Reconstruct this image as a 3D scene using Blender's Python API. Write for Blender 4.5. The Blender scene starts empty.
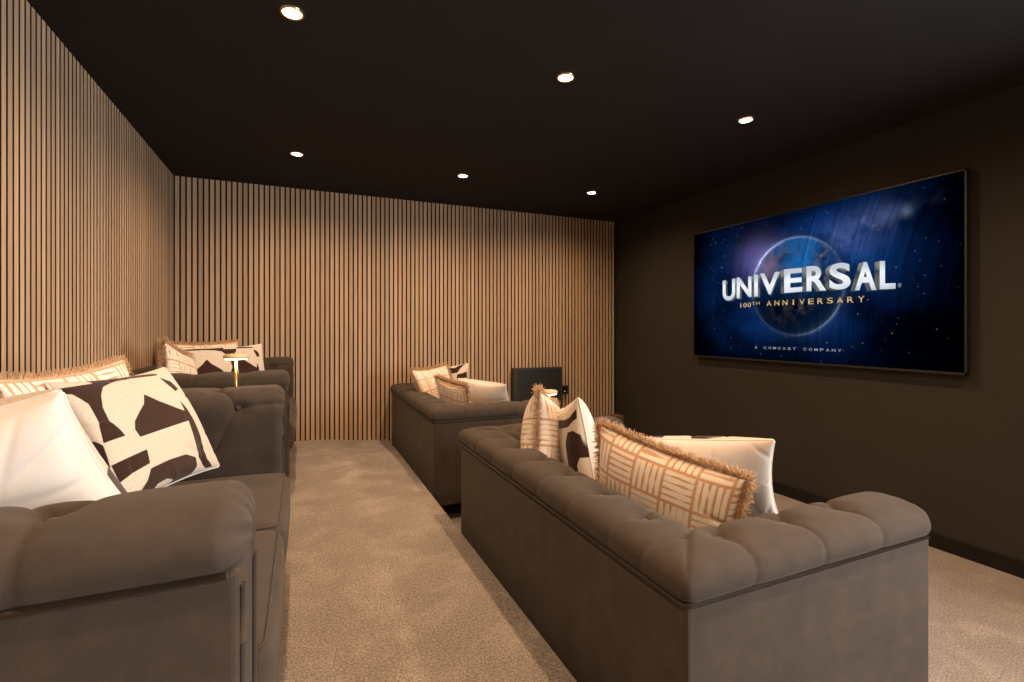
import bpy, bmesh, math, random
import numpy as np
from mathutils import Vector, Matrix, noise
random.seed(7); rng = np.random.default_rng(7)
sc = bpy.context.scene
col = sc.collection
PI = math.pi

# ------------------------------------------------------------------ helpers
def link(o, parent=None):
    col.objects.link(o)
    if parent is not None: o.parent = parent
    return o

def tag(o, label=None, cat=None, group=None, kind=None):
    if label: o['label'] = label
    if cat: o['category'] = cat
    if group: o['group'] = group
    if kind: o['kind'] = kind
    return o

def empty(name, loc=(0, 0, 0), rz=0, **k):
    o = bpy.data.objects.new(name, None)
    o.empty_display_size = .1
    o.location = loc; o.rotation_euler = (0, 0, rz)
    link(o); tag(o, **k)
    return o

def mesh_obj(name, verts, faces, mats, parent=None, smooth=True, midx=None):
    me = bpy.data.meshes.new(name)
    me.from_pydata([tuple(v) for v in verts], [], [tuple(int(i) for i in f) for f in faces])
    for m in (mats if isinstance(mats, (list, tuple)) else [mats]): me.materials.append(m)
    if midx is not None: me.polygons.foreach_set('material_index', midx)
    me.polygons.foreach_set('use_smooth', [smooth] * len(me.polygons))
    me.update()
    return link(bpy.data.objects.new(name, me), parent)

class MB:
    def __init__(s): s.v = []; s.f = []; s.m = []
    def add(s, vs, fs, m=0):
        b = len(s.v); s.v += [tuple(v) for v in vs]
        s.f += [tuple(i + b for i in f) for f in fs]; s.m += [m] * len(fs)
    def box(s, x0, x1, y0, y1, z0, z1, m=0):
        vs = [(x, y, z) for x in (x0, x1) for y in (y0, y1) for z in (z0, z1)]
        s.add(vs, [(0, 1, 3, 2), (4, 6, 7, 5), (0, 4, 5, 1), (2, 3, 7, 6), (0, 2, 6, 4), (1, 5, 7, 3)], m)
    def slat(s, lo, hi, axis):
        """thin board: oak face towards the room (material 0), dark core on its sides (material 1)"""
        b0 = len(s.f); s.box(lo[0], hi[0], lo[1], hi[1], lo[2], hi[2], 1)
        s.m[b0 + (2 if axis == 1 else 1)] = 0
    def lathe(s, prof, n=32, c=(0, 0, 0), m=0):
        vs = []; fs = []
        for r, z in prof:
            for k in range(n):
                a = 2 * PI * k / n
                vs.append((c[0] + r * math.cos(a), c[1] + r * math.sin(a), c[2] + z))
        for i in range(len(prof) - 1):
            for k in range(n):
                k2 = (k + 1) % n
                fs.append((i * n + k, i * n + k2, (i + 1) * n + k2, (i + 1) * n + k))
        fs.append(tuple(range(n - 1, -1, -1))); b = (len(prof) - 1) * n
        fs.append(tuple(range(b, b + n)))
        s.add(vs, fs, m)
    def tube(s, pts, r, n=8, m=0, closed=False):
        pts = [Vector(p) for p in pts]; N = len(pts); vs = []; fs = []
        for i, p in enumerate(pts):
            if closed: d = pts[(i + 1) % N] - pts[i - 1]
            else: d = pts[min(i + 1, N - 1)] - pts[max(i - 1, 0)]
            d.normalize()
            a = Vector((0, 0, 1)) if abs(d.z) < .9 else Vector((1, 0, 0))
            u = d.cross(a).normalized(); w = d.cross(u)
            for k in range(n):
                t = 2 * PI * k / n
                vs.append(p + r * (math.cos(t) * u + math.sin(t) * w))
        for i in range(N if closed else N - 1):
            j = (i + 1) % N
            for k in range(n):
                k2 = (k + 1) % n
                fs.append((i * n + k, i * n + k2, j * n + k2, j * n + k))
        if not closed:
            fs.append(tuple(range(n))); fs.append(tuple((N - 1) * n + k for k in range(n - 1, -1, -1)))
        s.add(vs, fs, m)
    def build(s, name, mats, parent=None, smooth=False, bevel=0):
        o = mesh_obj(name, s.v, s.f, mats, parent, smooth, s.m)
        if bevel:
            md = o.modifiers.new('bevel', 'BEVEL'); md.width = bevel; md.segments = 3
            md.limit_method = 'ANGLE'; md.angle_limit = math.radians(40)
        return o

# ------------------------------------------------------------------ materials
def new_mat(name):
    m = bpy.data.materials.new(name); m.use_nodes = True
    nt = m.node_tree; b = nt.nodes['Principled BSDF']
    return m, nt, b

def nd(nt, t, **k):
    n = nt.nodes.new(t)
    for a, v in k.items():
        if a in n.inputs: n.inputs[a].default_value = v
        else: setattr(n, a, v)
    return n

def ramp(nt, fac, stops):
    r = nt.nodes.new('ShaderNodeValToRGB')
    e = r.color_ramp.elements
    while len(e) < len(stops): e.new(.5)
    for x, (p, c) in zip(e, stops): x.position = p; x.color = (*c, 1)
    nt.links.new(fac, r.inputs[0]); return r.outputs[0]

def fabric(name, c1, c2, scale=9, rough=.9, sheen=.4, bump=.25, bscale=600, tint=(1, 1, 1), bdist=.002):
    m, nt, b = new_mat(name)
    tc = nd(nt, 'ShaderNodeTexCoord')
    n1 = nd(nt, 'ShaderNodeTexNoise', Scale=scale, Detail=5.0, Roughness=.65)
    nt.links.new(tc.outputs['Object'], n1.inputs['Vector'])
    c = ramp(nt, n1.outputs['Fac'], [(.3, c1), (.7, c2)])
    nt.links.new(c, b.inputs['Base Color'])
    n2 = nd(nt, 'ShaderNodeTexNoise', Scale=bscale, Detail=3.0)
    nt.links.new(tc.outputs['Object'], n2.inputs['Vector'])
    bp = nd(nt, 'ShaderNodeBump', Strength=bump, Distance=bdist)
    nt.links.new(n2.outputs['Fac'], bp.inputs['Height']); nt.links.new(bp.outputs[0], b.inputs['Normal'])
    b.inputs['Roughness'].default_value = rough
    b.inputs['Sheen Weight'].default_value = sheen; b.inputs['Sheen Roughness'].default_value = .45
    b.inputs['Sheen Tint'].default_value = (*tint, 1)
    return m

def plain(name, c, rough=.6, metal=0, spec=.5):
    m, nt, b = new_mat(name)
    tc = nd(nt, 'ShaderNodeTexCoord'); n1 = nd(nt, 'ShaderNodeTexNoise', Scale=40.0, Detail=3.0)
    nt.links.new(tc.outputs['Object'], n1.inputs['Vector'])
    cc = ramp(nt, n1.outputs['Fac'], [(.3, tuple(x * .92 for x in c)), (.7, tuple(min(1, x * 1.08) for x in c))])
    nt.links.new(cc, b.inputs['Base Color'])
    b.inputs['Roughness'].default_value = rough; b.inputs['Metallic'].default_value = metal
    b.inputs['Specular IOR Level'].default_value = spec
    return m

def emit(name, c, s):
    m, nt, b = new_mat(name)
    b.inputs['Base Color'].default_value = (0, 0, 0, 1)
    b.inputs['Emission Color'].default_value = (*c, 1); b.inputs['Emission Strength'].default_value = s
    b.inputs['Specular IOR Level'].default_value = 0
    return m

M = {}
M['sofa'] = fabric('taupe_velvet', (.027, .0187, .0130), (.049, .0350, .0250), 11, .9, .07, .3, 500, (.9, .8, .7))
M['sofa_dark'] = fabric('taupe_piping', (.028, .021, .016), (.036, .028, .022), 7, .9, .1, .1)
M['black_felt'] = fabric('black_felt', (.006, .005, .005), (.010, .008, .007), 20, .95, 0, .1)
M['black'] = plain('black_plastic', (.010, .010, .010), .35)
M['ebony'] = plain('dark_stained_wood', (.020, .014, .010), .45)
M['brass'] = plain('brushed_brass', (.75, .50, .20), .3, 1)
M['lampwhite'] = plain('lamp_gold_cream', (.65, .50, .30), .5)
M['white_fab'] = fabric('white_satin_cotton', (.74, .68, .61), (.80, .745, .68), 5, .7, .2, .15, 300)
M['fringe'] = fabric('tan_fringe_yarn', (.38, .21, .09), (.72, .48, .26), 45, .85, .3, .1)
M['bezel'] = plain('tv_bezel_metal', (.012, .011, .010), .5, 0)
M['cabinet'] = plain('charcoal_lacquer', (.018, .018, .016), .4)
M['cabinet_trim'] = plain('charcoal_trim', (.035, .033, .028), .4)
M['ledge'] = plain('brown_ledge_paint', (.15, .10, .07), .8, spec=.2)
M['trim_black'] = plain('black_satin_paint', (.010, .009, .008), .7, spec=.2)
M['dimple'] = fabric('velvet_button', (.031, .0220, .0160), (.044, .0320, .0235), 9, .85, .25, .1)

def wall_paint(name, c1, c2, rough=.75, spec=.25):
    m, nt, b = new_mat(name)
    tc = nd(nt, 'ShaderNodeTexCoord')
    n1 = nd(nt, 'ShaderNodeTexNoise', Scale=2.0, Detail=6.0)
    nt.links.new(tc.outputs['Object'], n1.inputs['Vector'])
    nt.links.new(ramp(nt, n1.outputs['Fac'], [(.3, c1), (.7, c2)]), b.inputs['Base Color'])
    n2 = nd(nt, 'ShaderNodeTexNoise', Scale=180.0, Detail=4.0)
    nt.links.new(tc.outputs['Object'], n2.inputs['Vector'])
    bp = nd(nt, 'ShaderNodeBump', Strength=.15, Distance=.002)
    nt.links.new(n2.outputs['Fac'], bp.inputs['Height']); nt.links.new(bp.outputs[0], b.inputs['Normal'])
    b.inputs['Roughness'].default_value = rough; b.inputs['Specular IOR Level'].default_value = spec
    return m
M['ceil'] = wall_paint('black_ceiling_paint', (.0195, .0180, .0185), (.0235, .0215, .022), .8, .15)
M['wall'] = wall_paint('charcoal_wall_paint', (.030, .025, .020), (.035, .030, .024), .85, .2)

def carpet():
    m, nt, b = new_mat('greige_carpet')
    tc = nd(nt, 'ShaderNodeTexCoord')
    big = nd(nt, 'ShaderNodeTexNoise', Scale=4.5, Detail=4.0, Roughness=.6, Distortion=.4)
    fine = nd(nt, 'ShaderNodeTexNoise', Scale=150.0, Detail=4.0, Roughness=.7)
    for n in (big, fine): nt.links.new(tc.outputs['Object'], n.inputs['Vector'])
    c1 = ramp(nt, big.outputs['Fac'], [(.25, (.225, .193, .167)), (.5, (.275, .236, .206)), (.75, (.39, .34, .30))])
    c2 = ramp(nt, fine.outputs['Fac'], [(.34, (.40, .40, .40)), (.66, (1.55, 1.55, 1.55))])
    mx = nd(nt, 'ShaderNodeMix', data_type='RGBA', blend_type='MULTIPLY'); mx.inputs[0].default_value = 1
    nt.links.new(c1, mx.inputs[6]); nt.links.new(c2, mx.inputs[7]); nt.links.new(mx.outputs[2], b.inputs['Base Color'])
    bp = nd(nt, 'ShaderNodeBump', Strength=.9, Distance=.008)
    nt.links.new(fine.outputs['Fac'], bp.inputs['Height']); nt.links.new(bp.outputs[0], b.inputs['Normal'])
    b.inputs['Roughness'].default_value = .95; b.inputs['Specular IOR Level'].default_value = .1
    b.inputs['Sheen Weight'].default_value = .15
    return m
M['carpet'] = carpet()

def slatwood(axis):
    # oak veneer: each slat its own tone, long vertical grain
    m, nt, b = new_mat('oak_slat_' + 'xy'[axis])
    tc = nd(nt, 'ShaderNodeTexCoord'); sp = nd(nt, 'ShaderNodeSeparateXYZ')
    nt.links.new(tc.outputs['Object'], sp.inputs[0])
    dv = nd(nt, 'ShaderNodeMath', operation='MULTIPLY_ADD'); dv.inputs[1].default_value = 25; dv.inputs[2].default_value = (23.3, 0.1)[axis]
    nt.links.new(sp.outputs[axis], dv.inputs[0])
    fl = nd(nt, 'ShaderNodeMath', operation='FLOOR'); nt.links.new(dv.outputs[0], fl.inputs[0])
    wn = nd(nt, 'ShaderNodeTexWhiteNoise', noise_dimensions='1D'); nt.links.new(fl.outputs[0], wn.inputs['W'])
    mp = nd(nt, 'ShaderNodeMapping'); mp.inputs['Scale'].default_value = (60, 60, 2.2)
    nt.links.new(tc.outputs['Object'], mp.inputs[0])
    g = nd(nt, 'ShaderNodeTexNoise', Scale=2.0, Detail=5.0, Roughness=.6, Distortion=.6)
    nt.links.new(mp.outputs[0], g.inputs['Vector'])
    c1 = ramp(nt, g.outputs['Fac'], [(.25, (.43, .305, .205)), (.55, (.54, .395, .27)), (.8, (.61, .455, .32))])
    c2 = ramp(nt, wn.outputs['Value'], [(0, (.84, .82, .80)), (1, (1.10, 1.08, 1.06))])
    mx = nd(nt, 'ShaderNodeMix', data_type='RGBA', blend_type='MULTIPLY'); mx.inputs[0].default_value = 1
    nt.links.new(c1, mx.inputs[6]); nt.links.new(c2, mx.inputs[7]); nt.links.new(mx.outputs[2], b.inputs['Base Color'])
    b.inputs['Roughness'].default_value = .6; b.inputs['Specular IOR Level'].default_value = .25
    return m
M['slat_x'] = slatwood(0); M['slat_y'] = slatwood(1)

def attr_mat(name, a, b_, edge, bump=.6, bscale=260, tuft=None):
    """two-colour woven cover; the design is stored on the mesh as the float attribute 'motif' (a below 0, b above)"""
    m, nt, b = new_mat(name)
    at = nd(nt, 'ShaderNodeAttribute', attribute_name='motif')
    tc = nd(nt, 'ShaderNodeTexCoord')
    nz = nd(nt, 'ShaderNodeTexNoise', Scale=bscale, Detail=3.0)
    nt.links.new(tc.outputs['Object'], nz.inputs['Vector'])
    mr = nd(nt, 'ShaderNodeMapRange', interpolation_type='SMOOTHSTEP')
    mr.inputs['From Min'].default_value = -edge; mr.inputs['From Max'].default_value = edge
    nt.links.new(at.outputs['Fac'], mr.inputs['Value'])
    mx = nd(nt, 'ShaderNodeMix', data_type='RGBA'); nt.links.new(mr.outputs[0], mx.inputs[0])
    ca = ramp(nt, nz.outputs['Fac'], [(.3, tuple(x * .88 for x in a)), (.7, tuple(min(1, x * 1.1) for x in a))])
    cb = ramp(nt, nz.outputs['Fac'], [(.3, tuple(x * .8 for x in b_)), (.7, tuple(min(1, x * 1.2) for x in b_))])
    nt.links.new(ca, mx.inputs[6]); nt.links.new(cb, mx.inputs[7]); nt.links.new(mx.outputs[2], b.inputs['Base Color'])
    bp = nd(nt, 'ShaderNodeBump', Strength=bump, Distance=.003)
    nt.links.new(nz.outputs['Fac'], bp.inputs['Height']); nt.links.new(bp.outputs[0], b.inputs['Normal'])
    b.inputs['Roughness'].default_value = .95; b.inputs['Sheen Weight'].default_value = .2
    b.inputs['Specular IOR Level'].default_value = .1
    return m
M['boucle'] = attr_mat('boucle_cream_brown', (.60, .53, .45), (.034, .016, .012), .0012)
M['stripe'] = attr_mat('striped_cotton', (.82, .75, .67), (.56, .34, .20), .30, .35, 400)

# ------------------------------------------------------------------ room  (camera at the origin, +Y towards the slatted end wall)
XL, XR, YB, YR, ZC, ZP, ZF = -.94, 3.297, 4.60, -2.4, 1.22, -.974, -1.24
EDGE = .700

def struct(o): o['kind'] = 'structure'; return o
b = MB(); b.box(XL - .1, XR + .1, YR - .1, YB + .1, ZF - .12, ZF); struct(b.build('floor', M['carpet']))
# raised tier (carpeted step) carrying the left row of sofas, dipping slightly at its far outer corner
def sm(t): t = min(1, max(0, t)); return t * t * (3 - 2 * t)
nx, ny = 20, 60; vs = []; fs = []
for j in range(ny + 1):
    for i in range(nx + 1):
        y = YR + (YB - YR) * j / ny
        ex = EDGE + .030 * sm((y - 3.4) / 1.2)
        x = XL + (ex - XL) * i / nx
        z = ZP - .050 * sm((y - 3.5) / 1.1) * sm((x + .0) / .7)
        if i == nx: z -= .006
        vs.append((x, y, z))
for j in range(ny):
    for i in range(nx):
        a = j * (nx + 1) + i; fs.append((a, a + 1, a + nx + 2, a + nx + 1))
n0 = len(vs)
for j in range(ny + 1):
    y = YR + (YB - YR) * j / ny; vs.append((EDGE + .030 * sm((y - 3.4) / 1.2), y, ZF + .001))
for j in range(ny):
    a = j * (nx + 1) + nx; fs.append((a, n0 + j, n0 + j + 1, a + nx + 1))
struct(mesh_obj('floor_raised_tier', vs, fs, M['carpet'], smooth=False))

b = MB(); b.box(XL - .1, XR + .1, YR - .1, YB + .1, ZC, ZC + .1); struct(b.build('ceiling', M['ceil']))
WY0, WY1, WZ0, WZ1 = -2.10, -.30, -.30, 1.06      # unseen window added in the right wall behind the viewpoint, for fill light
b = MB(); b.box(XR, XR + .1, WY1, YB + .1, ZF - .1, ZC); b.box(XR, XR + .1, YR, WY0, ZF - .1, ZC)
b.box(XR, XR + .1, WY0, WY1, ZF - .1, WZ0); b.box(XR, XR + .1, WY0, WY1, WZ1, ZC)
struct(b.build('wall_right', M['wall']))
b = MB(); e = .05
b.box(XR - .015, XR + .1, WY0 - e, WY0, WZ0 - e, WZ1 + e); b.box(XR - .015, XR + .1, WY1, WY1 + e, WZ0 - e, WZ1 + e)
b.box(XR - .015, XR + .1, WY0, WY1, WZ1, WZ1 + e); b.box(XR - .04, XR + .1, WY0, WY1, WZ0 - e, WZ0)
b.box(XR + .03, XR + .08, (WY0 + WY1) / 2 - .025, (WY0 + WY1) / 2 + .025, WZ0, WZ1)
struct(b.build('window_added_1', M['trim_black'], bevel=.004))
PITCH, SW, SD = .0400, .0282, .014
b = MB(); b.box(XL - .12, XR + .1, YB + SD, YB + .12, ZF - .1, ZC, 1)
x = XL + .008
while x + SW < XR - .012:
    b.slat((x, YB, ZF), (x + SW, YB + SD + .002, ZC), 1); x += PITCH
struct(b.build('wall_back', [M['slat_x'], M['black_felt']]))
b = MB(); b.box(XL - .12, XL - SD, YR - .1, YB + .1, ZF - .1, ZC, 1)
y = YB - .012 - SW
while y > YR:
    b.slat((XL - SD - .002, y, ZP - .01), (XL, y + SW, ZC), 0); y -= PITCH
struct(b.build('wall_left', [M['slat_y'], M['black_felt']]))
b = MB(); b.box(XL - .1, XR + .1, YR - .1, YR, ZF - .1, ZC); struct(b.build('wall_rear', M['wall']))
b = MB(); b.box(XR - .016, XR, YR, YB, ZF, ZF + .085)
struct(b.build('baseboard_right', M['trim_black'], bevel=.003))

# ------------------------------------------------------------------ sofa
D, L = .880, 1.60            # depth (x) and length (y), back at x=0
def catmull(P, n):
    P = [np.array(p, float) for p in P]; P = [2 * P[0] - P[1]] + P + [2 * P[-1] - P[-2]]; out = []
    for i in range(1, len(P) - 2):
        for t in np.linspace(0, 1, 24, endpoint=False):
            a, b_, c, d = P[i - 1:i + 3]
            out.append(.5 * (2 * b_ + (c - a) * t + (2 * a - 5 * b_ + 4 * c - d) * t * t + (3 * b_ - a - 3 * c + d) * t ** 3))
    out.append(P[-2]); out = np.array(out)
    s = np.concatenate([[0], np.cumsum(np.linalg.norm(np.diff(out, axis=0), axis=1))])
    q = np.linspace(0, s[-1], n)
    return np.stack([np.interp(q, s, out[:, 0]), np.interp(q, s, out[:, 1])], 1), q
PROF, SL = catmull([(.012, .652), (-.002, .658), (-.011, .674), (-.011, .698), (.003, .720), (.042, .734), (.10, .738),
                    (.150, .732), (.188, .712), (.210, .680), (.216, .63), (.214, .55), (.212, .46), (.210, .36), (.208, .26)], 92)
tn = np.gradient(PROF, axis=0); tn /= np.linalg.norm(tn, axis=1)[:, None]
NRM = np.stack([tn[:, 1] * -1, tn[:, 0]], 1)      # outward: left of travel
def s_at(n, z): return SL[np.argmin((PROF[:, 0] - n) ** 2 + (PROF[:, 1] - z) ** 2)]
S1 = s_at(.110, .738); S2 = s_at(.211, .676); S3 = S2 + .17
def seg_d(T, S, a, b_):
    ax, ay = a; bx, by = b_; dx, dy = bx - ax, by - ay
    k = np.clip(((T - ax) * dx + (S - ay) * dy) / (dx * dx + dy * dy + 1e-12), 0, 1)
    return np.hypot(T - ax - k * dx, S - ay - k * dy)
back_b = [.8 + .21 * (k + .5) for k in range(-3, 3)]
back_o = list(back_b)
arm_b = [.205, .43, .645]; arm_o = [.185, .42, .65]
def disp(T, S, btn, outer, mid, front=None):
    d = np.full(T.shape, 9.); r = np.full(T.shape, 9.)
    for x0, o0 in zip(btn, outer):
        wav = np.hypot(T - (x0 + (o0 - x0) * np.clip((S1 - S) / S1, 0, 1)), 0)
        d = np.where(S <= S1, np.minimum(d, np.abs(wav)), np.minimum(d, np.hypot(T - x0, S - S1)))
        r = np.minimum(r, np.hypot(T - x0, S - S1))
    for x0 in btn:
        for m_ in mid:
            if abs(m_ - x0) < .145:
                d = np.minimum(d, seg_d(T, S, (x0, S1), (m_, S2))); d = np.minimum(d, seg_d(T, S, (m_, S2), (x0, S3)))
    for m_ in mid: r = np.minimum(r, np.hypot(T - m_, S - S2))
    if front is not None: d = np.minimum(d, seg_d(T, S, (mid[-1], S2), (front, S2 - .012)))
    else:
        for e_, g_ in ((.12, .145), (L - .12, L - .145)): d = np.minimum(d, seg_d(T, S, (e_, S1), (g_, 0)))
        for k_ in (mid[0], mid[-1]): d = np.minimum(d, seg_d(T, S, (k_, S2), (k_, S3)))
    fade = .26 + .74 * np.clip(S / S1, 0, 1) ** 1.3
    fade = fade * np.clip((S) / .03, 0, 1)
    cr = (1 - np.exp(-d / .0085)); cr2 = (1 - np.exp(-(d / .075) ** 2))
    return fade * (.011 * (cr - 1) + .004 * (cr2 - 1)) - .015 * np.exp(-(r / .040) ** 2) - .008 * np.exp(-(r / .014) ** 2) + .003
mid_back = [.8 + .21 * k for k in range(-2, 3)]
mid_arm = [.315, .535, .725]
# rows across: arm 1 (front to corner), back, arm 2
def warp(lo, hi, n): return np.linspace(lo, hi, n)
rows = []
NCAP = 14; DE = D - .032
def prof_row(T, kind):
    t = np.full(len(SL), T)
    if kind == 'arm': dd = disp(t, SL, arm_b, arm_o, mid_arm, D)
    else: dd = disp(t, SL, back_b, back_o, mid_back)
    return dd
xs = warp(0, 1, 130); ys = warp(0, 1, 250)
def corner_crease(d): return -.007 * np.exp(-abs(d) / .012)
V = []
def emit_row(fn): V.append(fn)
grid = []
center = np.stack([np.where(PROF[:, 1] > .6, .1, .19), np.where(PROF[:, 1] > .655, .672, PROF[:, 1])], 1)
bl = np.clip((PROF[:, 1] - .56) / .10, 0, 1)[:, None]; bl = np.where(PROF[:, :1] < .1, 1, bl)
CEN = bl * np.array([.100, .672]) + (1 - bl) * np.stack([np.full(len(SL), .188), PROF[:, 1]], 1)
for side in (0, 1, 2):
    if side == 1:
        for f in ys[1:-1]:
            # along the back
            y_nom = f * L
            # true y depends on offset: lerp(n, L-n)
            y = PROF[:, 0] + (L - 2 * PROF[:, 0]) * f
            dd = disp(y, SL, back_b, back_o, mid_back) + corner_crease(min(f, 1 - f) * L)
            n = PROF[:, 0] + dd * NRM[:, 0]; z = PROF[:, 1] + dd * NRM[:, 1]
            yy = n + (L - 2 * n) * f
            grid.append(np.stack([n, yy, z], 1))
    else:
        rr = []
        for f in xs:      # f=0 corner, 1 front
            x = PROF[:, 0] + (DE - PROF[:, 0]) * f
            dd = disp(x, SL, arm_b, arm_o, mid_arm, D) + corner_crease(f * D)
            if f == 0:
                da = disp(PROF[:, 0], SL, back_b, back_o, mid_back) + corner_crease(0)
                dd = .5 * (dd + da)
            dd = dd * (1 if f < .97 else 1)
            n = PROF[:, 0] + dd * NRM[:, 0]; z = PROF[:, 1] + dd * NRM[:, 1]
            xx = n + (DE - n) * f
            rr.append(np.stack([xx, n, z], 1))
        last = rr[-1]
        for q in range(1, NCAP + 1):
            a = q / NCAP * PI / 2; k = math.cos(a) ** .6 if q < NCAP else .02
            px = last.copy(); nz = last[:, 1:]
            ang = np.arctan2(nz[:, 1] - CEN[:, 1], nz[:, 0] - CEN[:, 0])
            px[:, 1:] = CEN + (nz - CEN) * k
            px[:, 0] = DE + (.034 + .008 * bl[:, 0]) * math.sin(a) + (-.0045 * np.maximum(0, np.cos(11 * ang)) * math.sin(2 * a)) * bl[:, 0]
            if q == NCAP: px[:, 0] -= .006
            rr.append(px)
        if side == 0: grid += rr[::-1]
        else:
            for g in rr: g2 = g.copy(); g2[:, 1] = L - g2[:, 1]; grid.append(g2)
grid = np.array(grid); R_, C_ = grid.shape[:2]
pv = grid.reshape(-1, 3)
pf = [(i * C_ + j, i * C_ + j + 1, (i + 1) * C_ + j + 1, (i + 1) * C_ + j) for i in range(R_ - 1) for j in range(C_ - 1)]

def rounded_block(hx, hy, hz, r, seg, crown=0, sag=0):
    vs = []; fs = []; idx = {}
    def put(p):
        k = tuple(round(c, 5) for c in p)
        if k in idx: return idx[k]
        q = Vector(p); h = Vector((hx, hy, hz)); core = Vector([max(-h[i] + r, min(h[i] - r, q[i] * h[i])) for i in range(3)])
        d = Vector([q[i] * h[i] for i in range(3)]) - core
        o = core + (d.normalized() * r if d.length > 1e-9 else d)
        cx, cy = q[0], q[1]
        if q[2] > 0: o.z += crown * (1 - cx ** 4) * (1 - cy ** 4) * q[2]
        if q[0] > 0: o.x += sag * (1 - cy ** 4) * (1 - q[2] ** 2) * q[0]
        vs.append(o); idx[k] = len(vs) - 1; return idx[k]
    t = [-1 + 2 * i / seg for i in range(seg + 1)]
    t = [math.copysign(abs(v) ** .6, v) for v in t]
    for ax in range(3):
        for sg in (-1, 1):
            for i in range(seg):
                for j in range(seg):
                    q = []
                    for (u, v) in ((i, j), (i + 1, j), (i + 1, j + 1), (i, j + 1)):
                        p = [0, 0, 0]; p[ax] = sg; p[(ax + 1) % 3] = t[u]; p[(ax + 2) % 3] = t[v]; q.append(put(p))
                    fs.append(tuple(q if sg > 0 else q[::-1]))
    return vs, fs

def make_sofa():
    root = empty('chesterfield_sofa')
    # outer frame: U of upholstered panels
    T = .195
    b = MB(); P = [(0, 0), (D, 0), (D, T), (T, T), (T, L - T), (D, L - T), (D, L), (0, L)]
    vs = [(x, y, .11) for x, y in P] + [(x, y, .656) for x, y in P]
    quads = [(0, 1, 2, 3), (0, 3, 4, 7), (4, 5, 6, 7)]
    fs = [(a, d_, c, b_) for a, b_, c, d_ in quads] + [tuple(i + 8 for i in q) for q in quads]
    fs += [(i, (i + 1) % 8, (i + 1) % 8 + 8, i + 8) for i in range(8)]
    b.add(vs, fs)
    b.build('outer_frame', M['sofa'], root, bevel=.010)
    pad = mesh_obj('tufted_padding', pv, pf, M['sofa'], root, True)
    # covered buttons in the tufts
    def btn(seg, t, s):
        i = int(np.argmin(abs(SL - s))); base = PROF[i] - .0235 * NRM[i]; nn = NRM[i]
        if seg == 1: p = Vector((base[0], t, base[1])); d = Vector((nn[0], 0, nn[1]))
        elif seg == 0: p = Vector((t, base[0], base[1])); d = Vector((0, nn[0], nn[1]))
        else: p = Vector((t, L - base[0], base[1])); d = Vector((0, -nn[0], nn[1]))
        b = MB(); b.lathe([(.009, 0), (.0100, .002), (.008, .004), (.004, .005)], 14)
        R = d.to_track_quat('Z', 'Y').to_matrix().to_4x4(); R.translation = p
        b.v = [tuple(R @ Vector(v)) for v in b.v]
        b.build('button', M['dimple'], pad, smooth=True)
    for t in back_b: btn(1, t, S1)
    for t in mid_back: btn(1, t, S2)
    for t in back_b: btn(1, t, S3)
    for seg in (0, 2):
        for t in arm_b: btn(seg, t, S1)
        for t in mid_arm: btn(seg, t, S2)
        for t in arm_b[1:]: btn(seg, t, S3)
    # front rail and seat deck
    b = MB(); b.box(T - .01, D - .03, T - .01, L - T + .01, .11, .245)
    b.build('front_rail', M['sofa'], root, bevel=.012)
    # two seat cushions
    w = (L - 2 * .215) / 2
    for k in range(2):
        v, f = rounded_block(.352, w / 2 - .002, .084, .034, 22, .024, .010)
        c = (.212 + .343, .215 + w * (k + .5), .245 + .083)
        o = mesh_obj('seat_cushion', [(p.x + c[0], p.y + c[1], p.z + c[2]) for p in v], f, M['sofa'], root)
        b = MB(); hx, hy, zt = .352 - .012, w / 2 - .012, .084 - .006; r = .03; loop = []
        for (sx, sy, a0) in ((1, 1, 0), (-1, 1, 90), (-1, -1, 180), (1, -1, 270)):
            for a in range(0, 91, 15):
                t = math.radians(a0 + a)
                loop.append((c[0] + sx * (hx - r) + r * math.cos(t), c[1] + sy * (hy - r) + r * math.sin(t), c[2] + zt))
        b.tube(loop, .0035, 6, closed=True); b.build('piping', M['sofa'], o, smooth=True)
    # piping under the rolled top and down the arm fronts
    b = MB()
    out = [(D + .004, .004), (.004, .004), (.004, L - .004), (D + .004, L - .004)]; e = -.002
    path = [(D - .014, e, .650), (.01, e, .650), (e, .01, .650), (e, L - .01, .650), (.01, L - e, .650), (D - .014, L - e, .650)]
    b.tube(path, .0055, 8)
    b.build('seam_piping', M['sofa_dark'], root, smooth=True)
    for y0, y1 in ((.012, T - .012), (L - T + .012, L - .012)):
        b = MB(); pts = [(D + .002, y0, .115), (D + .002, y0, .55)]
        b.tube(pts, .005, 8); b.tube([(D + .002, y1, .115), (D + .002, y1, .60)], .005, 8)
        b.tube([(D + .002, y0, .55), (D + .002, y0, .63)], .005, 8)
        b.build('front_piping', M['sofa'], root, smooth=True)
    for (x, y) in ((.06, .06), (.06, L - .06), (D - .06, .06), (D - .06, L - .06)):
        b = MB(); b.lathe([(.017, 0), (.019, .01), (.026, .105), (.028, .115)], 16, (x, y, 0)); b.build('foot', M['ebony'], root, smooth=True)
    return root

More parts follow.
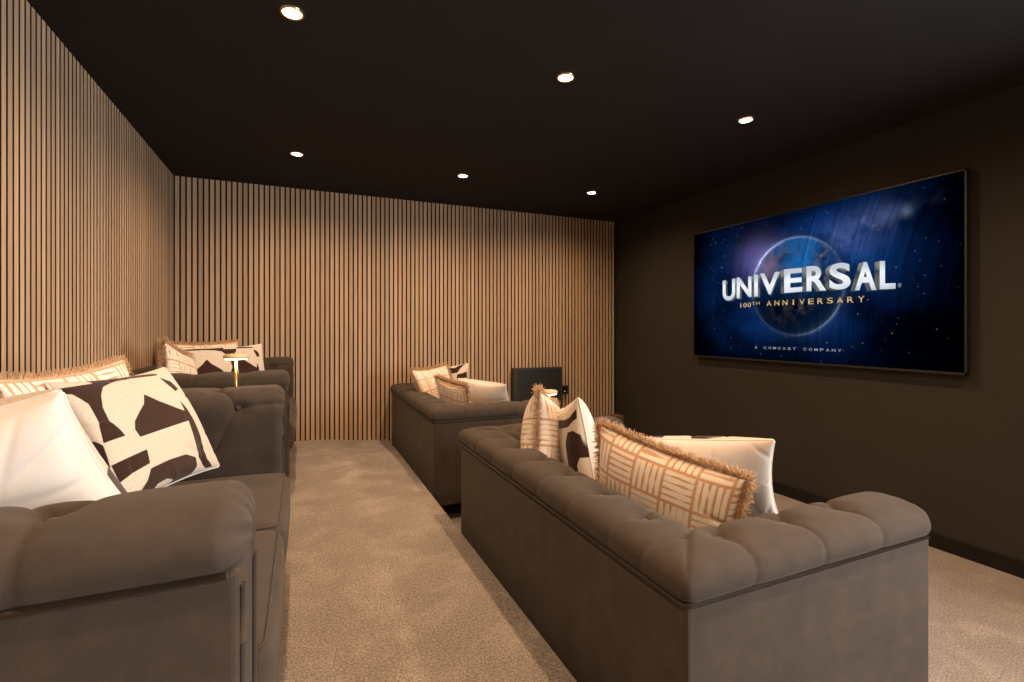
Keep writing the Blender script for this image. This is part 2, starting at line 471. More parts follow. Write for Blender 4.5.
def copy_tree(o, parent=None):
    c = o.copy(); col.objects.link(c); c.parent = parent
    for ch in list(o.children): copy_tree(ch, c)
    return c
S_R1 = (.748, .795, ZF); S_R2 = (.768, 3.015, ZF - .004); S_L1 = (-.936, .735, ZP); S_L2 = (-.936, 2.965, ZP)
sofa = make_sofa()
G = 'matching taupe two-seat sofas in two rows'
for k, (loc, lab) in enumerate([
    (S_R1, 'taupe tufted sofa nearest the television, seen from behind beside the raised carpet step'),
    (S_R2, 'taupe tufted sofa seen from behind at the end wall, right of the aisle'),
    (S_L1, 'taupe tufted sofa in left foreground with a large white pillow on it'),
    (S_L2, 'taupe tufted sofa in the far left corner where the two slatted walls meet')]):
    o = sofa if k == 0 else copy_tree(sofa)
    o.location = loc; tag(o, lab, 'sofa', G)
    o.scale = ((1.02, 1.0, .976, .976)[k], 1, 1)

# ------------------------------------------------------------------ pillows
def homography(src, dst):
    A = []
    for (x, y), (u, v) in zip(src, dst):
        A.append([x, y, 1, 0, 0, 0, -u * x, -u * y, -u]); A.append([0, 0, 0, x, y, 1, -v * x, -v * y, -v])
    return np.linalg.svd(np.array(A))[2][-1].reshape(3, 3)
H_ = homography([(285, 150), (645, 83), (875, 455), (520, 578)], [(-1, 1), (1, 1), (1, -1), (-1, -1)])
SH = [
 [(262, 185), (335, 172), (392, 156), (378, 143), (440, 128), (520, 112), (592, 112), (597, 121), (505, 131), (450, 148), (418, 172), (411, 205), (416, 250), (435, 295), (470, 325), (486, 345), (420, 364), (408, 322), (398, 285), (375, 235), (335, 200)],
 [(540, 203), (590, 230), (650, 255), (690, 268), (706, 298), (532, 352), (514, 325), (513, 297), (527, 265), (540, 238)],
 [(663, 226), (690, 255), (722, 300), (748, 345), (775, 400), (800, 435), (840, 462), (812, 470), (765, 432), (735, 385), (705, 320), (685, 275)],
 [(452, 435), (556, 395), (572, 442), (520, 468), (487, 492)],
 [(535, 577), (560, 545), (577, 500), (578, 460), (640, 436), (700, 421), (745, 432), (767, 465), (764, 490), (692, 522), (688, 508), (655, 502), (625, 515), (612, 560)],
 [(290, 330), (330, 300), (372, 330), (420, 370), (452, 440), (430, 490), (395, 512), (362, 470), (350, 440), (400, 420), (408, 385)],
 [(395, 470), (430, 520), (470, 500), (524, 582), (420, 640), (400, 540)],
 [(598, 132), (640, 150), (665, 180), (650, 190), (620, 160)],
]
def to_uv(P):
    P = np.array(P, float); q = np.c_[P, np.ones(len(P))] @ H_.T; return q[:, :2] / q[:, 2:]
SHUV = [to_uv(p) for p in SH]
def sdf(poly, X, Y):
    d = np.full(X.shape, 9.); ins = np.zeros(X.shape, bool); n = len(poly)
    for i in range(n):
        a = poly[i]; b_ = poly[(i + 1) % n]
        d = np.minimum(d, seg_d(X, Y, a, b_))
        cond = ((a[1] > Y) != (b_[1] > Y))
        xi = (b_[0] - a[0]) * (Y - a[1]) / (b_[1] - a[1] + 1e-12) + a[0]
        ins ^= cond & (X < xi)
    return np.where(ins, d, -d)
NP_ = 130
def grid_uv(n=NP_):
    t = np.linspace(-1, 1, n + 1); t = np.sign(t) * (1 - (1 - abs(t)) ** 1.25)
    return np.meshgrid(t, t, indexing='xy')
def motif_geo(U, V_, flip):
    if flip & 1: U = -U
    if flip & 2: V_ = -V_
    if flip & 4: U, V_ = V_, U
    m = np.full(U.shape, -9.)
    for p in SHUV: m = np.maximum(m, sdf(p, U, V_))
    return m * .21
def vnoise(X, Y, sd):
    r_ = np.random.default_rng(sd).random((64, 64)); xi = np.floor(X).astype(int); yi = np.floor(Y).astype(int); fx = X - xi; fy = Y - yi
    fx = fx * fx * (3 - 2 * fx); fy = fy * fy * (3 - 2 * fy)
    g = lambda i, j: r_[(yi + j) % 64, (xi + i) % 64]
    return (g(0, 0) * (1 - fx) + g(1, 0) * fx) * (1 - fy) + (g(0, 1) * (1 - fx) + g(1, 1) * fx) * fy
def motif_stripe(U, V_, W, H, blk=.108):
    X = (U + 1) * W / 2 + .03; Y = (V_ + 1) * H / 2 + .02
    ci = np.floor(X / blk); cj = np.floor(Y / blk); fx = X / blk - ci; fy = Y / blk - cj
    par = ((ci + cj) % 2) > .5
    f = np.where(par, fx, fy)
    s = -np.cos(2 * PI * (f * 5)) * 1.0 * -1
    # woven borders between the blocks
    e = np.minimum(np.minimum(fx, 1 - fx), np.minimum(fy, 1 - fy))
    s = s + .9 * (vnoise(X * 38 + 5, Y * 38 + 9, 4) - .5)
    return np.maximum(s - .55, (.045 - e) * 12)

def make_pillow(name, label, group, c, right, up, W, H, T, front, back, fringe=0, flip=0, seed=0, n=NP_, piping=False, cat='cushion'):
    """front cover on the +normal side (right x up), back cover on the other"""
    r = Vector(right).normalized(); u = Vector(up); u = (u - r * u.dot(r)).normalized(); nn = r.cross(u)
    root = empty(name, label=label, cat=cat, group=group)
    mw = Matrix((r, u, nn)).transposed().to_4x4(); mw.translation = Vector(c); root.matrix_world = mw
    U, V_ = grid_uv(n)
    rg = np.random.default_rng(seed)
    px = U * W / 2 * (1 - .085 * (1 - V_ ** 2) * np.abs(U) ** 3); py = V_ * H / 2 * (1 - .085 * (1 - U ** 2) * np.abs(V_) ** 3)
    base = T * ((1 - U ** 2) * (1 - V_ ** 2)) ** .36
    def wrinkles(side):
        w = np.zeros(U.shape)
        for k in range(16):                        # folds running inwards from seams and corners
            e = rg.integers(4); p = rg.uniform(-.95, .95); ang = rg.uniform(-.7, .7)
            x0, y0, dx, dy = [(-1, p, math.cos(ang), math.sin(ang)), (1, p, -math.cos(ang), math.sin(ang)), (p, -1, math.sin(ang), math.cos(ang)), (p, 1, math.sin(ang), -math.cos(ang))][e]
            al = (U - x0) * dx + (V_ - y0) * dy; ac = -(U - x0) * dy + (V_ - y0) * dx
            ln = rg.uniform(.25, .7)
            w += rg.uniform(-.006, .003) * np.exp(-(ac / (.03 + .03 * np.clip(al, 0, 1))) ** 2) * np.exp(-(al / ln) ** 2) * (al > -.05)
        w += .006 * np.sin(2.1 * U + rg.uniform(0, 6)) * np.sin(2.6 * V_ + rg.uniform(0, 6))
        return w * np.clip(base / T * 1.6, 0, 1)
    bend = .010 * (U ** 2) - .008 * V_ ** 2
    for side, kind, nm in ((1, front, 'front_cover'), (-1, back, 'back_cover')):
        z = side * (base + wrinkles(side)) + bend
        vs = np.stack([px, py, z], 2).reshape(-1, 3)
        k = n + 1; fs = []
        for j in range(n):
            for i in range(n):
                a = j * k + i; q = (a, a + 1, a + k + 1, a + k)
                fs.append(q if side > 0 else q[::-1])
        mat = {'geo': M['boucle'], 'stripe': M['stripe'], 'white': M['white_fab']}[kind]
        o = mesh_obj(nm, vs, fs, mat, root)
        if kind != 'white':
            m = motif_geo(U, V_, flip) if kind == 'geo' else motif_stripe(U, V_, W, H)
            at = o.data.attributes.new('motif', 'FLOAT', 'POINT'); at.data.foreach_set('value', m.ravel().astype(np.float32))
        if kind == 'white' and front != back: o['label'] = 'plain white cotton back of the cushion'
        if kind == 'geo' and front != back: o['label'] = 'cream and dark brown boucle face of the cushion'
    # perimeter
    def per(t):
        t = t % 4; e = int(t); f = (t - e) * 2 - 1
        uu, vv = [(f, -1), (1, f), (-f, 1), (-1, -f)][e]
        x = uu * W / 2 * (1 - .085 * (1 - vv * vv)); y = vv * H / 2 * (1 - .085 * (1 - uu * uu))
        return Vector((x, y, .010 * uu * uu - .008 * vv * vv)), Vector((uu if abs(uu) == 1 else uu ** 5 * .5, vv if abs(vv) == 1 else vv ** 5 * .5, 0)).normalized()
    if fringe:
        b = MB(); rd = random.Random(seed + 5); N = 3400
        for i in range(N):
            p, d = per(4 * (i + rd.random()) / N)
            ln = rd.uniform(.026, .042) * fringe; side = Vector((-d.y, d.x, 0)) * rd.uniform(-.7, .7) + Vector((0, 0, rd.uniform(-.9, .9)))
            d0 = (d + side * .7).normalized(); d1 = (d + side * 1.6 + Vector((0, 0, 0))).normalized()
            q = [p - d * .004, p + d0 * ln * .5, p + d0 * ln * .5 + d1 * ln * .5]
            w = .0015; a = d0.cross(Vector((rd.uniform(-1, 1), rd.uniform(-1, 1), rd.uniform(-1, 1)))).normalized(); a2 = d0.cross(a)
            vs = []
            for kk, pt in enumerate(q):
                ww = w * (1, 1.0, .45)[kk]
                vs += [pt + a * ww, pt - a * ww * .5 + a2 * ww * .87, pt - a * ww * .5 - a2 * ww * .87]
            fs = []
            for kk in range(2):
                for m_ in range(3): fs.append((kk * 3 + m_, kk * 3 + (m_ + 1) % 3, kk * 3 + 3 + (m_ + 1) % 3, kk * 3 + 3 + m_))
            b.add(vs, fs)
        b.build('fringe', M['fringe'], root, smooth=True)
    else:
        b = MB(); b.tube([per(4 * (i + .5) / 120)[0] for i in range(120)], .0032, 6, closed=True)
        b.build('seam_piping', M['white_fab'], root, smooth=True)
    return root

GF, GB = 'fringed striped cushions on the sofas', 'boucle patterned cushions with plain white backs'
NR = lambda a: tuple(a)
P = make_pillow
# left foreground sofa
P('throw_cushion', 'large white cushion back in left foreground, leaning on the near sofa arm', GB, (-.508, 1.13, -.322), (1, .06, .25), (-.16, -.62, .78), .39, .46, .105, 'white', 'geo', flip=1, seed=3)
P('throw_cushion', 'large cream cushion with bold dark brown shapes facing us, on the foreground left sofa', GB, (-.450, 1.828, -.315), (.413, .911, .011), (-.443, .191, .876), .435, .40, .055, 'geo', 'white', seed=5, n=170)
P('fringed_cushion', 'orange striped fringed cushion behind the boldly patterned one on the foreground left sofa', GF, (-.574, 1.80, -.318), (.27, .96, .04), (-.25, .07, .97), .47, .42, .05, 'stripe', 'stripe', .6, seed=8)
# far left sofa
P('fringed_cushion', 'striped fringed cushion on far left sofa, leftmost there, with its fringed edge towards us', GF, (-.655, 3.28, -.315), (.16, .95, -.28), (-.05, .28, .95), .38, .40, .07, 'stripe', 'stripe', True, seed=11, n=90)
P('throw_cushion', 'patterned cushion on far left sofa with pale area, left of the glowing lamp', GB, (-.575, 3.74, -.315), (.82, .56, 0), (-.16, .22, .95), .42, .42, .055, 'geo', 'white', flip=1, seed=12, n=90)
P('throw_cushion', 'cream and brown patterned cushion directly behind the glowing lamp on far left sofa', GB, (-.43, 3.99, -.315), (.86, .50, 0), (-.16, .25, .95), .40, .42, .055, 'geo', 'white', flip=0, seed=13, n=90)
P('fringed_cushion', 'fringed cushion mostly hidden behind the two patterned cushions on far left sofa', GF, (-.655, 4.11, -.305), (.85, .52, 0), (-.10, .15, .97), .50, .42, .05, 'stripe', 'stripe', .7, seed=14, n=90)
# far right sofa
P('fringed_cushion', 'yellow lit striped fringed cushion at the far end of the sofa by the slatted wall', GF, (1.05, 4.05, -.52), (.83, .50, .05), (-.50, .15, .86), .40, .40, .055, 'stripe', 'stripe', True, seed=21, n=90)
P('fringed_cushion', 'striped fringed cushion lying along the back of the far right sofa', GF, (1.115, 3.66, -.61), (.17, -.97, -.05), (-.28, -.08, .95), .50, .42, .06, 'stripe', 'stripe', True, seed=22, n=90)
P('throw_cushion', 'cream and brown patterned cushion behind the others on the far right sofa', GB, (1.22, 4.23, -.535), (.90, -.40, .1), (-.1, .25, .95), .37, .42, .055, 'geo', 'white', flip=3, seed=23, n=90)
P('throw_cushion', 'white backed cushion on the far right sofa, left of the dark standing panel', GB, (1.385, 3.68, -.58), (.645, -.76, -.07), (-.52, -.36, .78), .44, .44, .06, 'white', 'geo', flip=0, seed=24, n=90)
# near right sofa
P('fringed_cushion', 'striped fringed cushion standing edge-on at the far end of the sofa facing the television', GF, (1.022, 1.985, -.530), (.60, .74, -.28), (.18, .23, .95), .42, .42, .10, 'stripe', 'stripe', True, seed=31)
P('throw_cushion', 'upright cream cushion with curved brown shapes between two fringed cushions on nearest right sofa', GB, (1.125, 1.86, -.55), (.33, .90, -.26), (-.03, .30, .95), .42, .44, .088, 'white', 'geo', flip=4, seed=32)
P('fringed_cushion', 'long tan striped fringed cushion resting on the back of the sofa nearest the television', GF, (1.120, 1.305, -.612), (.302, -.942, -.146), (-.10, -.18, .96), .53, .44, .080, 'stripe', 'stripe', True, seed=33, n=150)
P('throw_cushion', 'white cushion back with thin patterned edge against the dark wall on nearest right sofa', GB, (1.364, 1.357, -.550), (.645, -.76, .081), (-.519, -.357, .777), .47, .45, .055, 'white', 'geo', flip=2, seed=34)

# ------------------------------------------------------------------ side tables and lamps
def side_table(loc, lab, h=.55):
    t = empty('side_table', loc, label=lab, cat='side table', group='round dark side tables between the sofas')
    b = MB(); b.lathe([(.18, h - .022), (.19, h - .018), (.19, h - .004), (.186, h)], 48); b.build('table_top', M['ebony'], t, True)
    b = MB(); b.lathe([(.018, .018), (.018, h - .02)], 20); b.build('column', M['ebony'], t, True)
    b = MB(); b.lathe([(.14, 0), (.14, .010), (.03, .020)], 40); b.build('base', M['ebony'], t, True)
    return t
TL_ = (-.29, 2.63, ZP); TR_ = (1.426, 2.705, ZF)
side_table(TL_, 'dark round side table between the two left sofas, under the glowing lamp')
side_table(TR_, 'dark round side table between the two right sofas, under the small mushroom lamp')
glow = emit('lamp_diffuser', (1, .72, .36), 22)
def table_lamp(loc, lab, power):
    t = empty('table_lamp', loc, label=lab, cat='lamp', group='slim cordless brass table lamps')
    b = MB(); b.lathe([(.045, 0), (.047, .004), (.045, .012), (.01, .018)], 40); b.build('base', M['brass'], t, True)
    b = MB(); b.lathe([(.0062, .015), (.0062, .285)], 20); b.build('stem', M['brass'], t, True)
    s_ = MB(); s_.lathe([(.050, .284), (.053, .288), (.053, .296), (.047, .304), (.014, .308)], 48)
    sh = s_.build('lamp_shade', M['lampwhite'], t, True)
    d = MB(); d.lathe([(.046, .2805), (.046, .2835)], 40); d.build('diffuser', glow, sh, True)
    l = bpy.data.lights.new('lamp_light', 'POINT'); l.energy = power; l.color = (1, .66, .30); l.shadow_soft_size = .02
    lo = bpy.data.objects.new('lamp_light', l); lo.location = (0, 0, .262); link(lo, t)
    return t
table_lamp((TL_[0], TL_[1], ZP + .55), 'glowing brass table lamp between the two left sofas, before the patterned cushions', 1.5)
table_lamp((TR_[0], TR_[1], ZF + .55), 'small brass mushroom lamp in front of the charcoal panel, between the right sofas', 1.2)

# ------------------------------------------------------------------ cabinet, box, footstool at the end wall
b = MB(); b.box(1.66, XR, YB - .13, YB, ZF, -.968); struct(b.build('trim_1', M['ledge'], bevel=.006))
cb = empty('standing_panel', (2.255, 4.545, -.968), label='flat charcoal framed panel standing against the slatted end wall', cat='panel')
b = MB(); b.box(-.278, .278, -.03, .03, .02, .565); b.build('body', M['cabinet'], cb, bevel=.004)
b = MB()
for q in ((-.278, .278, .545, .565), (-.278, .278, .02, .045), (-.278, -.252, .045, .545), (.258, .278, .045, .545)): b.box(q[0], q[1], -.036, -.029, q[2], q[3])
b.build('frame', M['cabinet_trim'], cb)
for sx in (-.2, .2):
    b = MB(); b.box(sx - .03, sx + .03, -.035, .035, 0, .022); b.build('foot', M['black'], cb)
bx = empty('wall_control_box', (2.60, YB, -.655), label='small black box on the slatted wall right of the charcoal panel', cat='box')
b = MB(); b.box(-.032, .032, -.045, 0, -.045, .045); b.build('housing', M['black'], bx, bevel=.006)
b = MB(); b.lathe([(.004, 0), (.004, .003)], 12); o = b.build('indicator_light', emit('indicator', (.6, .9, .7), 1.2), bx)
o.rotation_euler = (PI / 2, 0, 0); o.location = (-.012, -.045, -.015)

# ------------------------------------------------------------------ television
TY, TZ0, TZ1 = 3.372, -.247, .858
TW = 1.967
tv = empty('television', (XR, TY - TW / 2, (TZ0 + TZ1) / 2), label='large wall-mounted television showing a blue planet title screen', cat='television')
hw, hh = TW / 2, (TZ1 - TZ0) / 2
# local frame: x into the room is negative, +y is towards the end wall
b = MB(); b.box(-.045, -.012, -hw, hw, -hh, hh); b.build('housing', M['bezel'], tv, bevel=.003)
b = MB(); t_ = .009
for (y0, y1, z0, z1) in ((-hw, hw, hh - t_, hh), (-hw, hw, -hh, -hh + .012), (-hw, -hw + t_, -hh, hh), (hw - t_, hw, -hh, hh)):
    b.box(-.0495, -.0445, y0, y1, z0, z1)
b.build('bezel', M['bezel'], tv)
b = MB(); b.box(-.012, -.0005, -.3, .3, -.2, .2); b.build('wall_bracket', M['black'], tv)
SY = TY - TW / 2; SZ = (TZ0 + TZ1) / 2
def A2L(a, z): return (-(a - TW / 2), z - SZ)       # screen metres -> local y, z
# screen picture
NX_, NZ_ = 560, 312
a = np.linspace(t_, TW - t_, NX_); z = np.linspace(TZ0 + .012, TZ1 - t_, NZ_); AA, ZZ = np.meshgrid(a + .053, z, indexing='xy')
def fbm(X, Y, sd, o=6): return sum(vnoise(X * 2 ** k + 3 * k, Y * 2 ** k + 7 * k, sd + k) * .5 ** (k + 1) for k in range(o))
def ss(x, a_, b_): t = np.clip((x - a_) / (b_ - a_), 0, 1); return t * t * (3 - 2 * t)
def gl(x, y, s1, s2, rot=0):
    dx, dy = AA - x, ZZ - y; c_, s_ = math.cos(rot), math.sin(rot)
    return np.exp(-((dx * c_ + dy * s_) / s1) ** 2 - ((-dx * s_ + dy * c_) / s2) ** 2)
cloud = fbm(AA * 2.4, ZZ * 2.8, 3); cl2 = fbm(AA * 4.5 + 9, ZZ * 5.5, 31)
blue = np.array([.004, .036, .175]); C = np.zeros(AA.shape + (3,))
body = gl(1.0, .42, .72, .62) * 1.0 + gl(1.55, .60, .45, .26, .25) * .55 + gl(.40, .10, .38, .36) * .55
body *= .25 + 1.5 * ss(cloud, .25, .75)
C += body[..., None] * blue
C += (gl(1.62, .66, .30, .10, .1) * ss(cl2, .42, .72))[..., None] * np.array([.12, .14, .26]) * 1.1
C += (gl(1.40, .42, .6, .16, .5) * ss(cl2, .5, .8))[..., None] * np.array([.010, .055, .16])
C += (gl(1.42, .56, .22, .07) * ss(cloud, .4, .7))[..., None] * np.array([.05, .05, .10])
C += (gl(.73, .545, .16, .15) )[..., None] * np.array([.24, .17, .46])
PX, PZ, PR = 1.032, .308, .352
rr = np.hypot(AA - PX, ZZ - PZ); q = rr / PR
inside = ss(q, 1.004, .996)
nxp = (AA - PX) / PR; nzp = (ZZ - PZ) / PR
pl = np.array([.006, .055, .19]) * (1.0 + 0 * AA)[..., None]
up_ = ss(nzp, -.5, .9)
pl = pl * (.22 + 1.9 * up_)[..., None] + (np.exp(-((nxp - .05) / .42) ** 2 - ((nzp - .55) / .42) ** 2))[..., None] * np.array([.02, .22, .62])
land = ss(fbm(AA * 5 + 2, ZZ * 5 + 5, 77), .50, .60)
lm = np.exp(-((nxp + .35) / .42) ** 2 - ((nzp - .62) / .26) ** 2) + np.exp(-((nxp - .66) / .26) ** 2 - ((nzp - .35) / .42) ** 2) + .9 * np.exp(-((nxp + .10) / .30) ** 2 - ((nzp + .50) / .22) ** 2)
lm = np.clip(lm * 1.4, 0, 1) * (.35 + .65 * land)
det = fbm(AA * 26, ZZ * 26, 90)
pl = pl * (1 - .72 * lm)[..., None] + (lm * ss(det, .42, .75))[..., None] * np.array([.16, .12, .13])
pl += (np.exp(-((nxp + .62) / .22) ** 2 - ((nzp - .42) / .22) ** 2))[..., None] * np.array([.40, .22, .30])
C = C * (1 - inside)[..., None] + pl * inside[..., None]
ang = np.arctan2(nzp, nxp)
def angw(c_, w): d = np.abs((ang - c_ + PI) % (2 * PI) - PI); return np.exp(-(d / w) ** 2)
rim = np.exp(-(np.abs(q - 1) / .018) ** 1.3)
rimg = np.exp(-(np.abs(q - 1.0) / .09))
wr = 1.0 * angw(2.45, .55) + .40 * angw(1.55, .6) + .30 * angw(-.75, .55) + .12
C += (rim * wr)[..., None] * np.array([.55, .66, .85]) + (rimg * (angw(2.45, .5) * .6 + .10 + .16 * angw(-.75, .6)))[..., None] * np.array([.10, .20, .45])
# stars
st = np.random.default_rng(5)
for k in range(520):
    ia = st.integers(2, NX_ - 3); iz = st.integers(2, NZ_ - 3)
    if inside[iz, ia] > .5: continue
    v_ = st.random() ** 5; w_ = np.array([.55, .7, 1.0]) if st.random() < .7 else np.array([.8, .65, .45])
    C[iz, ia] += w_ * (.06 + .9 * v_)
    if v_ > .35:
        for dx, dz in ((1, 0), (-1, 0), (0, 1), (0, -1)): C[iz + dz, ia + dx] += w_ * v_ * .4
C += (gl(1.74, .69, .03, .03))[..., None] * np.array([.25, .32, .45])
vx = ss(AA, -.02, .42) * ss(-AA, -2.10, -1.35) ; vz = ss(ZZ, TZ0 - .12, .1) * ss(-ZZ, -1.02, -.62)
vig = np.clip(.10 + .95 * vx, 0, 1) * np.clip(.25 + .8 * vz, 0, 1)
keep = np.clip(inside + ss(-q, -1.35, -1.0), 0, 1)
C *= (vig * (1 - keep) + keep)[..., None]
C *= 1.5
C += (rimg * angw(2.4, .42))[..., None] * np.array([.35, .30, .65]) + (rim * angw(2.4, .42))[..., None] * 1.2
vs = np.stack([np.full(AA.shape, -.0450), -(AA - .053 - TW / 2), ZZ - SZ], 2).reshape(-1, 3)
fs = [(j * NX_ + i, (j + 1) * NX_ + i, (j + 1) * NX_ + i + 1, j * NX_ + i + 1) for j in range(NZ_ - 1) for i in range(NX_ - 1)]
m, nt, bs = new_mat('television_picture')
at = nd(nt, 'ShaderNodeAttribute', attribute_name='picture'); nt.links.new(at.outputs['Color'], bs.inputs['Emission Color'])
bs.inputs['Emission Strength'].default_value = 1.0; bs.inputs['Base Color'].default_value = (.004, .004, .004, 1); bs.inputs['Roughness'].default_value = .25
bs.inputs['Specular IOR Level'].default_value = .15
scr = mesh_obj('screen', vs, fs, m, tv)
ca = scr.data.attributes.new('picture', 'FLOAT_COLOR', 'POINT')
ca.data.foreach_set('color', np.concatenate([C.reshape(-1, 3), np.ones((AA.size, 1))], 1).astype(np.float32).ravel())

def glyph(ch, bold=0.0):
    cu = bpy.data.curves.new('glyph', 'FONT'); cu.body = ch; cu.offset = bold; cu.resolution_u = 6
    ob = bpy.data.objects.new('glyph', cu); col.objects.link(ob)
    bpy.context.view_layer.update()
    me = bpy.data.meshes.new_from_object(ob.evaluated_get(bpy.context.evaluated_depsgraph_get()))
    vs = np.array([v.co[:] for v in me.vertices]); fs = [tuple(p.vertices) for p in me.polygons]
    bpy.data.objects.remove(ob); bpy.data.curves.remove(cu); bpy.data.meshes.remove(me)
    return vs, fs
cam_c, cam_s = .9178, .3971
def scr_pt(px, py):
    u = (px - 512) / 484; X = u * cam_c + cam_s; Y = cam_c - u * cam_s; Z = (329 - py) / 484; t = 3.252 / X
    return TY - Y * t, Z * t
def put_glyph(b, ch, a0, a1, zb0, zb1, zt0, zt1, depth, bold=0, m_=0, da=0, dz=0):
    """map a letter into the quad on the screen: bottom zb0..zb1, top zt0..zt1 from left a0 to right a1"""
    vs, fs = glyph(ch, bold)
    lo = vs.min(0); hi = vs.max(0); out = []
    for v in vs:
        fx = (v[0] - lo[0]) / (hi[0] - lo[0]); fy = (v[1] - lo[1]) / (hi[1] - lo[1])
        aa = a0 + (a1 - a0) * fx + da; zz = (zb0 + (zb1 - zb0) * fx) * (1 - fy) + (zt0 + (zt1 - zt0) * fx) * fy + dz
        y_, z_ = A2L(aa, zz); out.append((depth, y_, z_))
    b.add(out, [tuple(reversed(f)) for f in fs], m_)
def grad_emit(name, stops, z0, z1, strength=1.0, nsc=14):
    m, nt, bs = new_mat(name); tc = nd(nt, 'ShaderNodeTexCoord'); sp = nd(nt, 'ShaderNodeSeparateXYZ')
    nt.links.new(tc.outputs['Object'], sp.inputs[0]); mr = nd(nt, 'ShaderNodeMapRange')
    mr.inputs['From Min'].default_value = z0; mr.inputs['From Max'].default_value = z1
    nz = nd(nt, 'ShaderNodeTexNoise', Scale=float(nsc), Detail=2.0); nt.links.new(tc.outputs['Object'], nz.inputs['Vector'])
    ad = nd(nt, 'ShaderNodeMath', operation='MULTIPLY_ADD'); ad.inputs[1].default_value = .35
    nt.links.new(nz.outputs['Fac'], ad.inputs[0]); nt.links.new(sp.outputs[2], mr.inputs['Value']); nt.links.new(mr.outputs[0], ad.inputs[2])
    nt.links.new(ramp(nt, ad.outputs[0], stops), bs.inputs['Emission Color']); bs.inputs['Emission Strength'].default_value = strength
    bs.inputs['Base Color'].default_value = (0, 0, 0, 1); bs.inputs['Specular IOR Level'].default_value = 0
    return m
zc = .33 - SZ
silver = grad_emit('title_silver', [(.15, (.36, .44, .54)), (.45, (.74, .79, .86)), (.75, (.92, .94, .98)), (1, (.55, .60, .68))], zc - .11, zc + .11)
steel = grad_emit('title_side_steel', [(.1, (.02, .03, .045)), (.5, (.13, .13, .12)), (.8, (.03, .045, .06)), (1, (.22, .22, .2))], zc - .11, zc + .11, 1, 22)
gold = grad_emit('title_gold', [(.1, (.45, .27, .09)), (.6, (.85, .60, .28)), (1, (.55, .36, .14))], .19 - SZ - .02, .19 - SZ + .02, .85)
pale = emit('title_pale', (.28, .30, .36), 1)
sx_, ox, oy = 220 / 1024., 700, 220
LET = [('U', 107, 165, 283, 378, 272, 372), ('N', 172, 241, 268, 366, 262, 357), ('I', 253, 271, 256, 358, 254, 355), ('V', 280, 372, 250, 350, 240, 342),
       ('E', 393, 478, 230, 340, 222, 333), ('R', 497, 590, 216, 332, 209, 328), ('S', 603, 703, 203, 325, 196, 322), ('A', 722, 823, 197, 328, 193, 326), ('L', 838, 912, 191, 322, 190, 320)]
fr = MB(); bk = MB()
for k, (ch, x0, x1, tl, bl_, tr, br) in enumerate(LET):
    f_ = lambda X, Y: scr_pt(ox + X * sx_, oy + Y * sx_)
    aTL, zTL = f_(x0, tl); aBL, zBL = f_(x0, bl_); aTR, zTR = f_(x1, tr); aBR, zBR = f_(x1, br)
    put_glyph(fr, ch, aBL, aBR, zBL, zBR, zTL, zTR, -.0482, .030)
    sgn = -1
    off = .030 if k > 3 else .018
    for q_ in range(1, 7):
        put_glyph(bk, ch, aBL, aBR, zBL, zBR, zTL, zTR, -.0478 + .00030 * q_, .026, da=(-off if k > 3 else off * (1 if k < 3 else .4)) * q_ / 6, dz=-.004 * q_ / 6 if k > 3 else -.010 * q_ / 6)
ln = bk.build('title_shadow_lettering', steel, scr); ln['label'] = 'dark steel sides of the title letters'
ln = fr.build('title_lettering', silver, scr); ln['label'] = 'silver title letters reading UNIVERSAL'
def line_text(name, txt, pL, pR, h, mat, gap, lab, hs=None):
    """letters spread evenly between two picture points"""
    a0, z0 = scr_pt(*pL); a1, z1 = scr_pt(*pR); b = MB(); n = len(txt)
    cell = (a1 - a0) / (n - gap) if n > 1 else a1 - a0
    for i, ch in enumerate(txt):
        if ch == ' ': continue
        w = cell * (1 - gap) * (.28 if ch in 'I1' else 1.0)
        x0 = a0 + cell * i + (cell * (1 - gap) - w) / 2; f0 = (x0 - a0) / (a1 - a0); zz = z0 + (z1 - z0) * f0
        hh_ = h if not (hs and hs[i]) else h * .6; zb = zz + (h - hh_)
        put_glyph(b, ch, x0, x0 + w, zb, zb, zb + hh_, zb + hh_, -.0484, .012)
    o = b.build(name, mat, scr); o['label'] = lab
line_text('subtitle_lettering', '100TH', (739.5, 308), (760, 306.3), .038, gold, .22, 'gold letters reading 100TH', [0, 0, 0, 1, 1])
line_text('subtitle_lettering', 'ANNIVERSARY', (767, 306), (865, 302.2), .040, gold, .38, 'gold letters reading ANNIVERSARY')
line_text('caption_lettering', 'A COMCAST COMPANY', (755, 348.5), (842, 352.0), .019, pale, .38, 'small pale letters reading A COMCAST COMPANY')
line_text('registered_mark', '\u00ae', (898.3, 287.5), (901.7, 287.6), .026, pale, .0, 'tiny registered mark after the title')

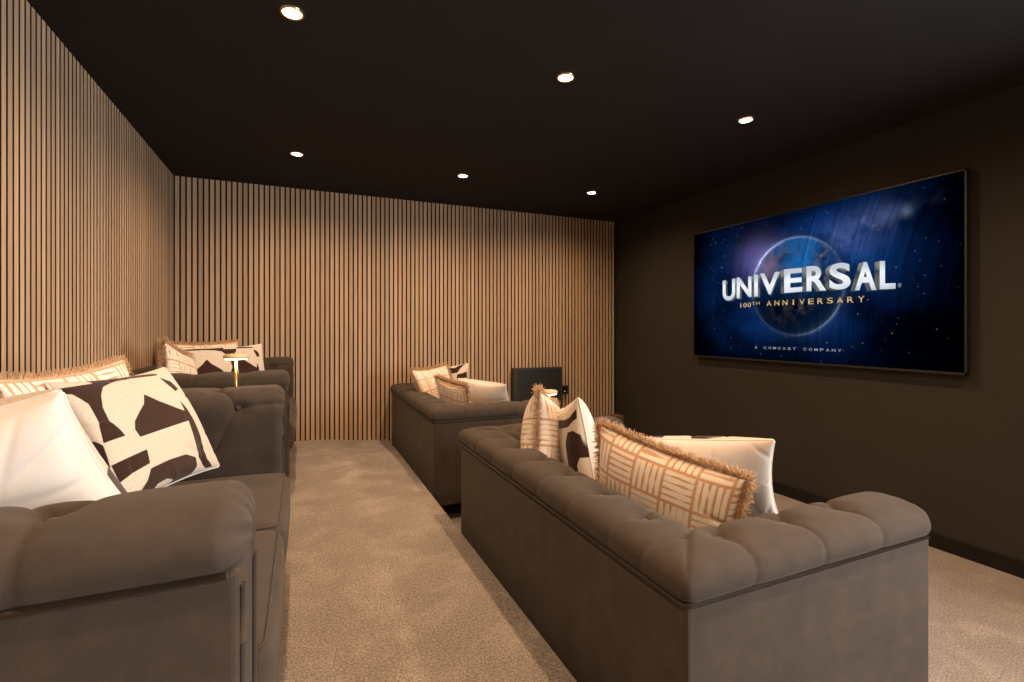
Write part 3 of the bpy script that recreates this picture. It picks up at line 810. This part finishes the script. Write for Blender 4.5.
# ------------------------------------------------------------------ downlights
hot = emit('downlight_lens', (1, .80, .52), 30)
def lamp_row(): return
LIGHT_E = 96
XG = (-.037, 1.17, 2.373)
names = {(0, 0): 'glowing recessed ceiling downlight nearest us on the left, at the top edge of the view',
         (1, 0): 'glowing recessed ceiling downlight in the middle of the nearer row of three',
         (2, 0): 'glowing recessed ceiling downlight of the nearer row, closest to the television',
         (0, 1): 'glowing recessed ceiling downlight of the farther row, above the left sofas',
         (1, 1): 'glowing recessed ceiling downlight in the middle of the farther row by the end wall',
         (2, 1): 'glowing recessed ceiling downlight of the farther row, nearest the corner of the dark wall'}
for j, y in enumerate((2.05, 3.69, .41, -1.23)):
    for i, x in enumerate(XG):
        t = empty('downlight', (x, y, ZC), cat='downlight', label=names.get((i, j), 'glowing recessed ceiling downlight overhead, outside the photographed view'), group='recessed ceiling downlights')
        b = MB(); b.lathe([(.046, -.004), (.046, 0), (.030, 0), (.030, -.004)], 40)
        n = 40; b = MB(); vs = []; fs = []
        for r_, z_ in ((.044, -.001), (.043, -.005), (.036, -.006), (.034, -.002)):
            vs += [(r_ * math.cos(2 * PI * k / n), r_ * math.sin(2 * PI * k / n), z_) for k in range(n)]
        for q_ in range(3): fs += [(q_ * n + k, q_ * n + (k + 1) % n, (q_ + 1) * n + (k + 1) % n, (q_ + 1) * n + k) for k in range(n)]
        b.add(vs, fs); b.build('trim_ring', M['brass'], t, True)
        b = MB(); b.lathe([(.010, -.0075), (.026, -.0055), (.034, -.0025), (.034, -.0005)], 40); b.build('lens', hot, t, True)
        l = bpy.data.lights.new('downlight_beam', 'SPOT'); l.energy = LIGHT_E; l.color = (1, .645, .385)
        l.spot_size = math.radians(166); l.spot_blend = 1.0; l.shadow_soft_size = .03
        lo = bpy.data.objects.new('downlight_beam', l); lo.location = (0, 0, -.012); link(lo, t)

# added area fill in the made-up window, brightening upper walls and near sofas
al = bpy.data.lights.new('added_window_fill', 'AREA'); al.shape = 'RECTANGLE'; al.size = WZ1 - WZ0 - .04; al.size_y = WY1 - WY0 - .04
al.energy = 270; al.color = (1.0, .97, .94)
ao = bpy.data.objects.new('added_window_fill', al); ao.location = (XR + .10, (WY0 + WY1) / 2, (WZ0 + WZ1) / 2); ao.rotation_euler = (0, PI / 2, 0); link(ao)

w = bpy.data.worlds.new('world'); sc.world = w; w.use_nodes = True
w.node_tree.nodes['Background'].inputs[0].default_value = (.55, .62, .75, 1); w.node_tree.nodes['Background'].inputs[1].default_value = .3

# ------------------------------------------------------------------ camera
cd = bpy.data.cameras.new('camera'); cam = bpy.data.objects.new('camera', cd); link(cam)
cd.sensor_width = 36; cd.lens = 484 / 1024 * 36; cd.shift_y = -12 / 1024
cam.location = (0, 0, 0); cam.rotation_euler = (PI / 2, 0, -math.atan2(cam_s, cam_c)); cd.clip_start = .02
sc.camera = cam
sc.view_settings.view_transform = 'Standard'; sc.view_settings.look = 'None'; sc.view_settings.gamma = 1
sc.view_settings.exposure = 0; sc.view_settings.use_curve_mapping = False
sc.cycles.use_denoising = True
sc.cycles.max_bounces = 8; sc.cycles.diffuse_bounces = 6; sc.cycles.caustics_reflective = False; sc.cycles.caustics_refractive = False
sc.cycles.sample_clamp_indirect = 4
